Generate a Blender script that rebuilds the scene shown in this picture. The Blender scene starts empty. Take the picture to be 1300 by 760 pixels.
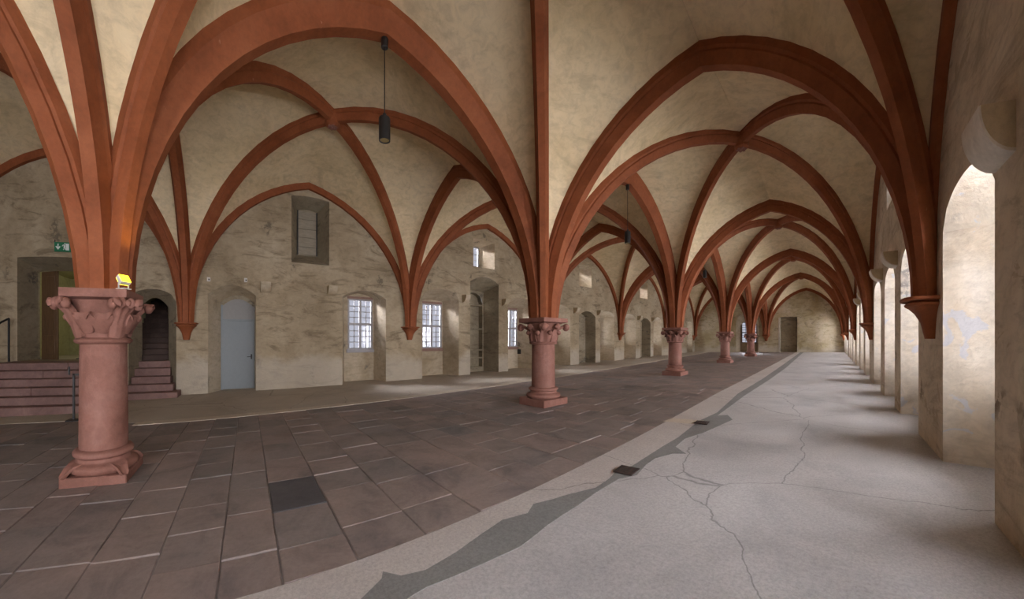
import bpy, bmesh, math, random
from mathutils import Vector, noise
random.seed(7)
SC = bpy.context.scene
COL = SC.collection
PI = math.pi

# ------------------------------------------------------------------ camera
# The photograph is a stitched Panini-projection panorama about 143 degrees wide
# (compression 0.9); the same projection is written here as a lens model.
EYE = 1.6
F_PX, PAN_D, CX, YH, YAW = 440.22, 0.9, 650.0, 432.0, 0.8476
cam = bpy.data.cameras.new('camera')
cam_ob = bpy.data.objects.new('camera', cam)
COL.objects.link(cam_ob)
cam_ob.location = (0, 0, EYE)
cam_ob.rotation_euler = (PI / 2, 0, YAW)
cam.sensor_width = 36
cam.lens = 12
cam.clip_start = 0.05
cam.clip_end = 300
SC.camera = cam_ob
LENS = '''
shader panini(float f = %.6f, float cx = %.6f, float cy = %.6f, float aspect = %.6f, float dist = %.3f,
  output point position = 0.0, output vector direction = 0.0, output color throughput = 1.0)
{
  point p = camera_shader_raster_position();
  float x = (p[0] - cx) / f;
  float y = (p[1] - cy) * aspect / f;
  float k = x * x / ((dist + 1.0) * (dist + 1.0));
  float q = k * k * dist * dist - (k + 1.0) * (k * dist * dist - 1.0);
  float c = (-k * dist + sqrt(max(q, 0.0))) / (k + 1.0);
  float s = (dist + 1.0) / (dist + c);
  float lon = atan2(x, s * c);
  direction = normalize(vector(sin(lon), y / s, cos(lon)));
}
''' % (F_PX / 1300.0, CX / 1300.0, (760.0 - YH) / 760.0, 760.0 / 1300.0, PAN_D)
try:
    lens_text = bpy.data.texts.new('panini_lens.osl')
    lens_text.write(LENS)
    cam.type = 'CUSTOM'
    cam.custom_mode = 'INTERNAL'
    cam.custom_shader = lens_text
    if not cam.custom_bytecode:
        from cycles import osl
        osl.update_custom_camera_shader(cam, lambda *a: None)
    if not cam.custom_bytecode:
        raise RuntimeError('no lens')
except Exception:
    cam.type = 'PANO'
    cam.panorama_type = 'CENTRAL_CYLINDRICAL'
    cam.central_cylindrical_range_u_min = -1.24
    cam.central_cylindrical_range_u_max = 1.24
    cam.central_cylindrical_range_v_min = -0.66
    cam.central_cylindrical_range_v_max = 0.86

# ------------------------------------------------------------------ measured plan of the hall (metres)
BAY = 7.5
Y1 = -1.818                        # first column
CA, CR, CL = -5.372, 1.318, -12.41  # arcade line, right wall plane, left wall plane
YE = Y1 + 5 * BAY                  # end wall
YB = Y1 - BAY                      # wall behind the camera
ZS = 2.09                          # springing height
WT = 1.1                           # depth of the window recesses
def fz(x, y):                      # the floor rises gently towards the far end
    return 0.1756 + 0.0118 * x + 0.01176 * y
def yk(k):
    return Y1 + (k - 1) * BAY

# openings: u0,u1 (along the wall), sill z0 (None = floor), spring z, rise, inner u0,u1, inner top, pane (u0,u1,z0,z1), depth
LEFT = [
    dict(n='passage', u=(-6.65, -4.2), z0=1.05, zs=3.82, r=0.05, iu=(-6.5, -4.35), iz=3.6, d=1.05, kind='open'),
    dict(n='stair', u=(-3.49, -2.12), z0=None, zs=2.72, r=0.36, iu=(-3.32, -2.50), iz=2.62, d=0.85, kind='open', ir=0.29),
    dict(n='door', u=(-1.19, 0.25), z0=None, zs=3.0, r=0.3, iu=(-0.86, 0.22), iz=2.82, d=0.7, kind='door', ir=0.25),
    dict(n='win', u=(3.10, 4.73), z0=None, zs=3.12, r=0.27, iu=(3.42, 4.60), iz=3.2, d=1.0, kind='win', pane=(3.56, 4.54, 1.27, 3.18), ir=0.2),
    dict(n='win', u=(6.24, 7.96), z0=None, zs=3.34, r=0.36, iu=(6.62, 7.75), iz=3.3, d=1.0, kind='win', pane=(6.70, 7.68, 1.27, 3.18), ir=0.05),
    dict(n='alcove', u=(8.545, 10.13), z0=None, zs=4.18, r=0.25, iu=(8.75, 10.0), iz=3.9, d=1.0, kind='alcove', ir=0.05),
    dict(n='win', u=(10.707, 12.4), z0=None, zs=3.3, r=0.36, iu=(11.1, 12.25), iz=3.25, d=1.0, kind='win', pane=(11.2, 12.17, 1.27, 3.18), ir=0.05),
    dict(n='win', u=(13.7, 15.35), z0=None, zs=3.2, r=0.35, iu=(14.0, 15.15), iz=3.2, d=1.0, kind='win', pane=(14.1, 15.05, 1.27, 3.15), ir=0.15),
    dict(n='blind', u=(16.15, 17.83), z0=None, zs=3.05, r=0.3, iu=(16.25, 17.73), iz=3.05, d=0.7, kind='blind', ir=0.25),
    dict(n='win', u=(18.35, 20.03), z0=None, zs=3.15, r=0.33, iu=(18.7, 19.8), iz=3.1, d=1.0, kind='win', pane=(18.8, 19.75, 1.27, 3.12), ir=0.15),
    dict(n='win', u=(21.3, 23.0), z0=None, zs=3.15, r=0.33, iu=(21.65, 22.8), iz=3.1, d=1.0, kind='win', pane=(21.75, 22.7, 1.27, 3.12), ir=0.15),
    dict(n='blind', u=(23.7, 25.4), z0=None, zs=3.0, r=0.3, iu=(23.8, 25.3), iz=3.0, d=0.7, kind='blind', ir=0.25),
    dict(n='win', u=(25.94, 27.55), z0=None, zs=3.15, r=0.33, iu=(26.25, 27.4), iz=3.1, d=1.0, kind='win', pane=(26.35, 27.3, 1.27, 3.12), ir=0.15),
    dict(n='win', u=(29.2, 30.8), z0=None, zs=3.15, r=0.33, iu=(29.5, 30.6), iz=3.1, d=1.0, kind='win', pane=(29.6, 30.5, 1.27, 3.12), ir=0.15),
    dict(n='win', u=(33.5, 35.1), z0=None, zs=3.15, r=0.33, iu=(33.8, 34.9), iz=3.1, d=1.0, kind='win', pane=(33.9, 34.8, 1.27, 3.12), ir=0.15),
    # small upper openings in the lunettes
    dict(n='shutter', u=(1.376, 2.641), z0=4.15, zs=6.32, r=0.06, iu=(1.66, 2.38), iz=6.18, iz0=4.6, d=0.9, kind='shutter'),
    dict(n='upper', u=(8.71, 9.90), z0=4.84, zs=6.05, r=0.05, iu=(8.98, 9.66), iz=5.98, iz0=5.0, d=0.9, kind='upper', pane=(8.99, 9.65, 5.02, 5.97)),
    dict(n='upper', u=(16.15, 17.41), z0=4.78, zs=6.0, r=0.08, iu=(16.45, 17.15), iz=5.95, iz0=5.0, d=0.9, kind='upper', pane=(16.46, 17.14, 5.02, 5.9)),
    dict(n='upper', u=(23.65, 24.9), z0=4.78, zs=6.0, r=0.08, iu=(23.95, 24.65), iz=5.95, iz0=5.0, d=0.9, kind='upper', pane=(23.96, 24.64, 5.02, 5.9)),
]
RIGHT = []
for k in range(0, 6):
    b0 = yk(k)
    for (a0, a1) in ((0.91, 2.46), (3.16, 4.72), (5.45, 7.05)):
        u0, u1 = b0 + a0, b0 + a1
        if k == 1 and a0 == 5.45:
            u0, u1 = 3.66, 5.235
        RIGHT.append(dict(n='win', u=(u0, u1), z0=None, zs=2.80, r=0.36, iu=(u0 + 0.24, u1 - 0.24), iz=2.84, d=1.0, kind='win',
                          pane=(u0 + 0.34, u1 - 0.34, 1.05, 2.98), ir=0.22))
    if k >= 1:
        m = b0 + BAY / 2
        RIGHT.append(dict(n='upper', u=(m - 0.6, m + 0.6), z0=4.5, zs=5.5, r=0.1, iu=(m - 0.35, m + 0.35), iz=5.5, iz0=4.75, d=0.9,
                          kind='upper', pane=(m - 0.33, m + 0.33, 4.77, 5.48)))
END = [
    dict(n='win', u=(-8.2, -6.1), z0=None, zs=3.4, r=0.75, iu=(-7.95, -6.3), iz=2.9, d=0.9, kind='win', pane=(-7.85, -6.4, 1.38, 3.35), ir=0.55),
    dict(n='blind', u=(-4.15, -2.63), z0=None, zs=3.68, r=0.04, iu=(-4.1, -2.68), iz=3.64, d=0.45, kind='blind'),
]
# wall frames: map (u along, w outward depth, z) to the world
P_LEFT = lambda u, w, z: Vector((CL - w, u, z))
P_RIGHT = lambda u, w, z: Vector((CR + w, u, z))
P_END = lambda u, w, z: Vector((u, YE + w, z))
P_BACK = lambda u, w, z: Vector((u, YB - w, z))

# ------------------------------------------------------------------ world, exposure, daylight
world = bpy.data.worlds.new('overcast_sky')
SC.world = world
world.use_nodes = True
bgn = world.node_tree.nodes.get('Background')
if bgn is None:
    bgn = world.node_tree.nodes.new('ShaderNodeBackground')
    wo = world.node_tree.nodes.get('World Output') or world.node_tree.nodes.new('ShaderNodeOutputWorld')
    world.node_tree.links.new(bgn.outputs[0], wo.inputs[0])
bgn.inputs[0].default_value = (0.90, 0.93, 1.0, 1)
bgn.inputs[1].default_value = 0.45
SC.view_settings.view_transform = 'Standard'
SC.view_settings.look = 'None'
SC.view_settings.gamma = 1.0
SC.view_settings.use_curve_mapping = False
SC.view_settings.exposure = 0.58
SC.cycles.max_bounces = 16
SC.cycles.diffuse_bounces = 10

RAD_RIGHT, RAD_LEFT, RAD_UP = 52.0, 15.0, 20.0
SKY_FILL_LEFT, SKY_FILL_UP, SKY_FILL_END = 230.0, 300.0, 200.0   # radiance of the added out-of-view lamps that stand in for sky
def daylight(P, o, rad, col):
    u0, u1, z0, z1 = o['pane']
    w = o['d'] + 0.35
    li = bpy.data.lights.new('window_daylight', 'AREA')
    li.shape = 'RECTANGLE'
    li.size, li.size_y = (u1 - u0) + 0.3, (z1 - z0) + 0.3
    li.color = col
    li.energy = rad * li.size * li.size_y * PI
    ob = bpy.data.objects.new('window_daylight', li)
    COL.objects.link(ob)
    c = P((u0 + u1) / 2, w, (z0 + z1) / 2)
    inward = (P(0, 0, 0) - P(0, 1, 0)).normalized()
    ob.location = c
    ob.rotation_euler = inward.to_track_quat('-Z', 'Y').to_euler()
for o in RIGHT:
    daylight(P_RIGHT, o, RAD_UP if o['kind'] == 'upper' else RAD_RIGHT, (1.0, 0.975, 0.95))
def sky_fill(P, o, rad, col):
    """lamp added outside a window, above and beside it, standing in for bright sky"""
    u0, u1, z0, z1 = o['pane']
    li = bpy.data.lights.new('sky_fill_lamp', 'AREA')
    li.shape = 'RECTANGLE'
    li.size, li.size_y = 2.6, 1.3
    li.color = col
    li.energy = rad * li.size * li.size_y * PI
    ob = bpy.data.objects.new('sky_fill_lamp', li)
    COL.objects.link(ob)
    p = P((u0 + u1) / 2 - 1.25, o['d'] + 1.35, z1 + 1.0)
    ob.location = p
    ob.rotation_euler = (P((u0 + u1) / 2, o['d'], (z0 + z1) / 2) - p).to_track_quat('-Z', 'Y').to_euler()
for o in LEFT:
    if 'pane' in o:
        if o['u'][0] > 13 and o['kind'] == 'win':
            daylight(P_LEFT, o, RAD_LEFT, (1.0, 0.985, 0.975))
        else:
            sky_fill(P_LEFT, o, SKY_FILL_UP if o['kind'] == 'upper' else SKY_FILL_LEFT, (1.0, 0.985, 0.975))
sky_fill(P_END, END[0], SKY_FILL_END, (0.98, 0.98, 1.0))

# ------------------------------------------------------------------ materials
def newmat(name):
    m = bpy.data.materials.new(name)
    m.use_nodes = True
    nt = m.node_tree
    b = nt.nodes.get('Principled BSDF')
    return m, nt, b
def N(nt, typ, **kw):
    n = nt.nodes.new(typ)
    for k, v in kw.items():
        if k.startswith('_'):
            setattr(n, k[1:], v)
        else:
            n.inputs[k.replace('__', ' ')].default_value = v
    return n
def ramp(nt, fac, stops):
    r = nt.nodes.new('ShaderNodeValToRGB')
    el = r.color_ramp.elements
    while len(el) < len(stops):
        el.new(0.5)
    for e, (p, c) in zip(el, stops):
        e.position = p
        e.color = (c[0], c[1], c[2], 1) if len(c) == 3 else c
    nt.links.new(fac, r.inputs[0])
    return r.outputs[0]
def g(v):
    return (v, v, v)
def noise_tex(nt, vec, scale, detail=6, rough=0.6, dist=0.0):
    n = nt.nodes.new('ShaderNodeTexNoise')
    n.inputs['Scale'].default_value = scale
    n.inputs['Detail'].default_value = detail
    n.inputs['Roughness'].default_value = rough
    n.inputs['Distortion'].default_value = dist
    nt.links.new(vec, n.inputs['Vector'])
    return n.outputs[0]
def mix(nt, fac, a, b, mode='MIX'):
    m = nt.nodes.new('ShaderNodeMix')
    m.data_type = 'RGBA'
    m.blend_type = mode
    for i, v in ((0, fac), (6, a), (7, b)):
        if hasattr(v, 'is_linked'):
            nt.links.new(v, m.inputs[i])
        elif i == 0:
            m.inputs[i].default_value = v
        else:
            m.inputs[i].default_value = (v[0], v[1], v[2], 1)
    return m.outputs[2]
def pos(nt):
    return nt.nodes.new('ShaderNodeNewGeometry').outputs['Position']
def scaled(nt, vec, s):
    m = nt.nodes.new('ShaderNodeMapping')
    m.inputs['Scale'].default_value = s
    nt.links.new(vec, m.inputs[0])
    return m.outputs[0]
def bump(nt, b, height, strength, dist=0.02):
    bn = nt.nodes.new('ShaderNodeBump')
    bn.inputs['Strength'].default_value = strength
    bn.inputs['Distance'].default_value = dist
    nt.links.new(height, bn.inputs['Height'])
    nt.links.new(bn.outputs[0], b.inputs['Normal'])
def setc(nt, b, c):
    nt.links.new(c, b.inputs['Base Color'])

def plaster(name, base, light, dark, stain=0.5, bumpy=0.35, low=None, blot=None, mould=None):
    m, nt, b = newmat(name)
    p = pos(nt)
    big = noise_tex(nt, p, 0.55, 7, 0.62, 0.4)
    c = ramp(nt, big, [(0.30, dark), (0.5, base), (0.72, light)])
    fine = noise_tex(nt, scaled(nt, p, (1, 1, 1.6)), 5.5, 9, 0.7, 0.6)
    c = mix(nt, 0.5, c, ramp(nt, fine, [(0.28, g(0.55)), (0.55, g(1.0)), (0.8, g(1.12))]), 'MULTIPLY')
    # smudges and flaked skins of limewash, drawn out along the courses
    sm = noise_tex(nt, scaled(nt, p, (0.55, 0.55, 1.9)), 1.5, 8, 0.68, 1.4)
    c = mix(nt, ramp(nt, sm, [(0.52, g(0)), (0.66, g(stain))]), c, (dark[0] * 0.62, dark[1] * 0.62, dark[2] * 0.62))
    if blot:
        bl = noise_tex(nt, scaled(nt, p, (1.0, 1.0, 1.25)), 2.1, 6, 0.6, 0.8)
        c = mix(nt, ramp(nt, bl, [(0.60, g(0)), (0.625, g(0.75))]), c, blot)
    if mould:
        mo = noise_tex(nt, scaled(nt, p, (0.9, 0.9, 0.8)), 1.25, 3, 0.5, 0.3)
        sp = noise_tex(nt, p, 9.0, 6, 0.7)
        mm = nt.nodes.new('ShaderNodeMath'); mm.operation = 'MULTIPLY'
        nt.links.new(ramp(nt, mo, [(0.64, g(0)), (0.70, g(1))]), mm.inputs[0]); nt.links.new(ramp(nt, sp, [(0.46, g(0)), (0.54, g(0.85))]), mm.inputs[1])
        c = mix(nt, mm.outputs[0], c, mould)
    if low:
        sep = nt.nodes.new('ShaderNodeSeparateXYZ')
        nt.links.new(p, sep.inputs[0])
        zz = nt.nodes.new('ShaderNodeMath'); zz.operation = 'MULTIPLY_ADD'
        nt.links.new(big, zz.inputs[0]); zz.inputs[1].default_value = -1.55
        nt.links.new(sep.outputs[2], zz.inputs[2])
        f = ramp(nt, zz.outputs[0], [(0.0, g(1)), (0.42, g(0.0))])
        mul = nt.nodes.new('ShaderNodeMath'); mul.operation = 'MULTIPLY'
        nt.links.new(f, mul.inputs[0]); mul.inputs[1].default_value = 0.6
        c = mix(nt, mul.outputs[0], c, low)
    setc(nt, b, c)
    b.inputs['Roughness'].default_value = 0.92
    b.inputs['Specular IOR Level'].default_value = 0.15
    h = mix(nt, 0.4, noise_tex(nt, p, 3.0, 8, 0.62, 0.5), noise_tex(nt, p, 16, 6, 0.7))
    bump(nt, b, h, bumpy, 0.05)
    return m

M = {}
M['vault'] = plaster('vault_limewash', (0.74, 0.605, 0.38), (0.80, 0.675, 0.45), (0.62, 0.49, 0.28), 0.36, 0.2)
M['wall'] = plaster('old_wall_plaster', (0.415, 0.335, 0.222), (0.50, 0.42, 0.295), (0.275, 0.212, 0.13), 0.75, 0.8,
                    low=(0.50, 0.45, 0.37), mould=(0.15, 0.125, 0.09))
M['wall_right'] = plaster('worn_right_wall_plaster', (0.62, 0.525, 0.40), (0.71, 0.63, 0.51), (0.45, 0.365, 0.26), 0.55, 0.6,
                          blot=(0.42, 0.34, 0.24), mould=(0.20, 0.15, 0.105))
M['wall_end'] = plaster('end_wall_plaster', (0.50, 0.42, 0.27), (0.64, 0.56, 0.42), (0.36, 0.28, 0.14), 0.7, 0.6, low=(0.60, 0.56, 0.47), blot=(0.30, 0.25, 0.17))
M['reveal'] = plaster('recess_limewash', (0.52, 0.435, 0.31), (0.62, 0.54, 0.415), (0.39, 0.31, 0.20), 0.4, 0.5, mould=(0.13, 0.12, 0.10))
M['reveal_right'] = plaster('right_recess_limewash', (0.72, 0.65, 0.54), (0.80, 0.76, 0.69), (0.60, 0.50, 0.37), 0.3, 0.5,
                            blot=(0.55, 0.57, 0.62), mould=(0.30, 0.28, 0.26))
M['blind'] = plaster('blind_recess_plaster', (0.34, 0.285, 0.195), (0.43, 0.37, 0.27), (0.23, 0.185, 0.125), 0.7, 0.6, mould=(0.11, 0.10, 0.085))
M['vestibule'] = plaster('yellow_room_paint', (0.42, 0.40, 0.22), (0.46, 0.44, 0.25), (0.38, 0.36, 0.19), 0.1, 0.1)

def painted_stone(name, c0, c1, c2, bumps=0.25, chips=None):
    m, nt, b = newmat(name)
    p = pos(nt)
    big = noise_tex(nt, p, 1.6, 8, 0.65, 0.5)
    c = ramp(nt, big, [(0.32, c0), (0.5, c1), (0.7, c2)])
    fine = noise_tex(nt, p, 13, 8, 0.72)
    c = mix(nt, 0.55, c, ramp(nt, fine, [(0.3, g(0.68)), (0.6, g(1.05))]), 'MULTIPLY')
    if chips:
        ch = noise_tex(nt, scaled(nt, p, (1.6, 1.6, 0.8)), 4.2, 9, 0.75, 0.8)
        c = mix(nt, ramp(nt, ch, [(0.655, g(0)), (0.70, g(0.8))]), c, chips)
    setc(nt, b, c)
    b.inputs['Roughness'].default_value = 0.72
    b.inputs['Specular IOR Level'].default_value = 0.3
    bump(nt, b, mix(nt, 0.5, big, fine), bumps, 0.03)
    return m
M['rib'] = painted_stone('red_painted_rib', (0.200, 0.054, 0.017), (0.255, 0.073, 0.024), (0.305, 0.097, 0.037), 0.22, (0.42, 0.20, 0.13))
M['sandstone'] = painted_stone('pink_sandstone', (0.20, 0.088, 0.063), (0.27, 0.125, 0.092), (0.335, 0.172, 0.135), 0.7, (0.43, 0.27, 0.22))
M['step'] = painted_stone('red_sandstone_step', (0.17, 0.10, 0.085), (0.23, 0.135, 0.115), (0.29, 0.18, 0.155), 0.5)
M['bracket_face'] = painted_stone('tan_bracket_stone', (0.42, 0.33, 0.20), (0.50, 0.40, 0.25), (0.58, 0.47, 0.31), 0.9)
M['bracket_skin'] = painted_stone('limewashed_bracket', (0.56, 0.50, 0.41), (0.64, 0.58, 0.49), (0.70, 0.65, 0.57), 0.4)

def tile_mat():
    m, nt, b = newmat('brown_paving_stone')
    p = pos(nt)
    oi = nt.nodes.new('ShaderNodeObjectInfo')
    c = ramp(nt, oi.outputs['Random'], [(0.0, (0.196, 0.174, 0.160)), (0.3, (0.270, 0.222, 0.200)), (0.6, (0.236, 0.206, 0.190)),
                                        (0.85, (0.294, 0.232, 0.206)), (1.0, (0.212, 0.194, 0.184))])
    n1 = noise_tex(nt, p, 2.2, 8, 0.65, 0.6)
    c = mix(nt, 0.85, c, ramp(nt, n1, [(0.28, (0.55, 0.56, 0.60)), (0.5, g(1.0)), (0.75, (1.28, 1.22, 1.2))]), 'MULTIPLY')
    n3 = noise_tex(nt, p, 0.7, 5, 0.6, 0.4)
    c = mix(nt, 0.6, c, ramp(nt, n3, [(0.35, (0.78, 0.82, 0.86)), (0.65, (1.16, 1.08, 1.04))]), 'MULTIPLY')
    n2 = noise_tex(nt, p, 26, 8, 0.75)
    c = mix(nt, 0.5, c, ramp(nt, n2, [(0.3, g(0.7)), (0.6, g(1.06))]), 'MULTIPLY')
    setc(nt, b, c)
    b.inputs['Roughness'].default_value = 0.62
    b.inputs['Specular IOR Level'].default_value = 0.35
    bump(nt, b, mix(nt, 0.35, n1, n2), 0.35, 0.02)
    return m
M['tile'] = tile_mat()
M['tile_dark'] = painted_stone('dark_slate_tile', (0.075, 0.072, 0.075), (0.095, 0.09, 0.092), (0.115, 0.108, 0.108), 0.3)
M['joint'] = painted_stone('joint_mortar', (0.10, 0.085, 0.078), (0.20, 0.18, 0.165), (0.30, 0.28, 0.26), 0.4)

def concrete(name, c0, c1, c2, crack=True):
    m, nt, b = newmat(name)
    p = pos(nt)
    big = noise_tex(nt, p, 0.9, 8, 0.62, 0.5)
    c = ramp(nt, big, [(0.30, c0), (0.5, c1), (0.72, c2)])
    fine = noise_tex(nt, p, 42, 9, 0.85)
    c = mix(nt, 0.8, c, ramp(nt, fine, [(0.34, g(0.62)), (0.58, g(1.08))]), 'MULTIPLY')
    if crack:
        vo = nt.nodes.new('ShaderNodeTexVoronoi')
        vo.feature = 'DISTANCE_TO_EDGE'
        vo.inputs['Scale'].default_value = 0.42
        wob = nt.nodes.new('ShaderNodeTexNoise')
        wob.inputs['Scale'].default_value = 1.7
        wob.inputs['Detail'].default_value = 5
        nt.links.new(p, wob.inputs['Vector'])
        v2 = nt.nodes.new('ShaderNodeVectorMath'); v2.operation = 'MULTIPLY_ADD'
        nt.links.new(wob.outputs[1], v2.inputs[0]); v2.inputs[1].default_value = (0.4, 0.4, 0.0)
        nt.links.new(scaled(nt, p, (1, 1, 0)), v2.inputs[2])
        nt.links.new(v2.outputs[0], vo.inputs['Vector'])
        cr = ramp(nt, vo.outputs['Distance'], [(0.0, g(0.5)), (0.0035, g(1.0))])
        c = mix(nt, 1.0, c, cr, 'MULTIPLY')
    setc(nt, b, c)
    b.inputs['Roughness'].default_value = 0.7
    b.inputs['Specular IOR Level'].default_value = 0.3
    bump(nt, b, mix(nt, 0.5, big, fine), 0.3, 0.02)
    return m
M['concrete'] = concrete('grey_screed', (0.37, 0.36, 0.355), (0.47, 0.455, 0.445), (0.53, 0.515, 0.50))
M['concrete_left'] = concrete('left_aisle_screed', (0.40, 0.355, 0.285), (0.48, 0.425, 0.345), (0.54, 0.485, 0.40))
M['border'] = concrete('pale_border_screed', (0.45, 0.415, 0.385), (0.52, 0.48, 0.445), (0.57, 0.53, 0.495))
M['border_left'] = concrete('left_border_screed', (0.50, 0.44, 0.345), (0.58, 0.51, 0.41), (0.63, 0.56, 0.46), False)
M['trench'] = concrete('grey_cement_patch', (0.20, 0.20, 0.19), (0.235, 0.235, 0.225), (0.27, 0.27, 0.26), False)

def plain(name, col, rough=0.6, metal=0.0, var=0.12, scale=12, bumps=0.08, emit=None, estr=0.0):
    m, nt, b = newmat(name)
    p = pos(nt)
    n = noise_tex(nt, p, scale, 6, 0.65)
    lo = tuple(c * (1 - var) for c in col); hi = tuple(min(1, c * (1 + var)) for c in col)
    c = ramp(nt, n, [(0.3, lo), (0.7, hi)])
    setc(nt, b, c)
    b.inputs['Roughness'].default_value = rough
    b.inputs['Metallic'].default_value = metal
    bump(nt, b, n, bumps, 0.01)
    if emit:
        b.inputs['Emission Color'].default_value = (*emit, 1)
        b.inputs['Emission Strength'].default_value = estr
    return m
M['black'] = plain('black_metal', (0.018, 0.017, 0.016), 0.45)
M['lens_amber'] = plain('amber_lamp_lens', (0.30, 0.22, 0.08), 0.3)
M['frame'] = plain('pale_window_paint', (0.36, 0.35, 0.36), 0.5, var=0.08)
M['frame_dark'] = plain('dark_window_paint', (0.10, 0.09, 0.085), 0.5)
M['sillwood'] = plain('red_brown_sill', (0.27, 0.16, 0.12), 0.7, var=0.2)
M['door_grey'] = plain('blue_grey_door_paint', (0.225, 0.255, 0.265), 0.5, var=0.04)
M['door_top'] = plain('pale_grey_panel_paint', (0.27, 0.265, 0.25), 0.6, var=0.05)
M['steel'] = plain('brushed_steel', (0.25, 0.25, 0.25), 0.35, 0.9)
M['white'] = plain('white_plastic', (0.62, 0.60, 0.55), 0.5, var=0.04)
M['green'] = plain('exit_sign_green', (0.01, 0.17, 0.075), 0.4, var=0.02)
M['sign_white'] = plain('exit_sign_white', (0.75, 0.80, 0.78), 0.4, var=0.02)
M['lamp_yellow'] = plain('lit_yellow_lens', (0.9, 0.8, 0.1), 0.4, emit=(1.0, 0.72, 0.02), estr=2.2)
M['iron'] = plain('rusty_drain_iron', (0.075, 0.055, 0.05), 0.6, 0.3, 0.3)

def wood(name, c0, c1, axis=(8, 8, 1.2)):
    m, nt, b = newmat(name)
    p = scaled(nt, pos(nt), axis)
    n = noise_tex(nt, p, 2.0, 8, 0.65, 0.8)
    setc(nt, b, ramp(nt, n, [(0.3, c0), (0.7, c1)]))
    b.inputs['Roughness'].default_value = 0.6
    bump(nt, b, n, 0.25, 0.02)
    return m
M['wood_dark'] = wood('brown_door_oak', (0.085, 0.045, 0.018), (0.16, 0.09, 0.04))
M['step_shade'] = painted_stone('shade_toned_step', (0.05, 0.032, 0.025), (0.075, 0.046, 0.036), (0.11, 0.07, 0.055), 0.4)  # shade of the stair shaft put into the colour of the inner steps
M['wood_pale'] = wood('weathered_shutter_boards', (0.24, 0.20, 0.14), (0.33, 0.285, 0.21), (2, 2, 9))

def glass():
    m = bpy.data.materials.new('old_window_glass')
    m.use_nodes = True
    nt = m.node_tree
    nt.nodes.clear()
    out = nt.nodes.new('ShaderNodeOutputMaterial')
    tr = nt.nodes.new('ShaderNodeBsdfTransparent')
    tr.inputs[0].default_value = (0.90, 0.90, 0.94, 1)
    gl = nt.nodes.new('ShaderNodeBsdfGlossy')
    gl.inputs['Roughness'].default_value = 0.08
    lw = nt.nodes.new('ShaderNodeFresnel'); lw.inputs[0].default_value = 1.45
    mx = nt.nodes.new('ShaderNodeMixShader')
    nt.links.new(lw.outputs[0], mx.inputs[0]); nt.links.new(tr.outputs[0], mx.inputs[1]); nt.links.new(gl.outputs[0], mx.inputs[2])
    nt.links.new(mx.outputs[0], out.inputs[0])
    return m
M['glass'] = glass()

# ------------------------------------------------------------------ object helpers
def link(o):
    COL.objects.link(o)
    return o
def mesh(name, verts, faces, mat, parent=None, smooth=None, mats=None, fmat=None):
    me = bpy.data.meshes.new(name)
    me.from_pydata([tuple(v) for v in verts], [], faces)
    for mm in (mats or [mat]):
        me.materials.append(mm)
    if fmat:
        for pl, i in zip(me.polygons, fmat):
            pl.material_index = i
    me.update()
    if smooth is not None:
        me.polygons.foreach_set('use_smooth', [True] * len(me.polygons))
        me.set_sharp_from_angle(angle=math.radians(smooth))
    o = bpy.data.objects.new(name, me)
    if parent:
        o.parent = parent
    return link(o)
def empty(name, loc=(0, 0, 0), rz=0.0, parent=None):
    o = bpy.data.objects.new(name, None)
    o.empty_display_size = 0.2
    o.location = loc
    o.rotation_euler = (0, 0, rz)
    if parent:
        o.parent = parent
    return link(o)
def tag(o, label, cat, group=None):
    o['label'] = label
    o['category'] = cat
    if group:
        o['group'] = group
    return o
def struct(o):
    o['kind'] = 'structure'
    return o
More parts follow.
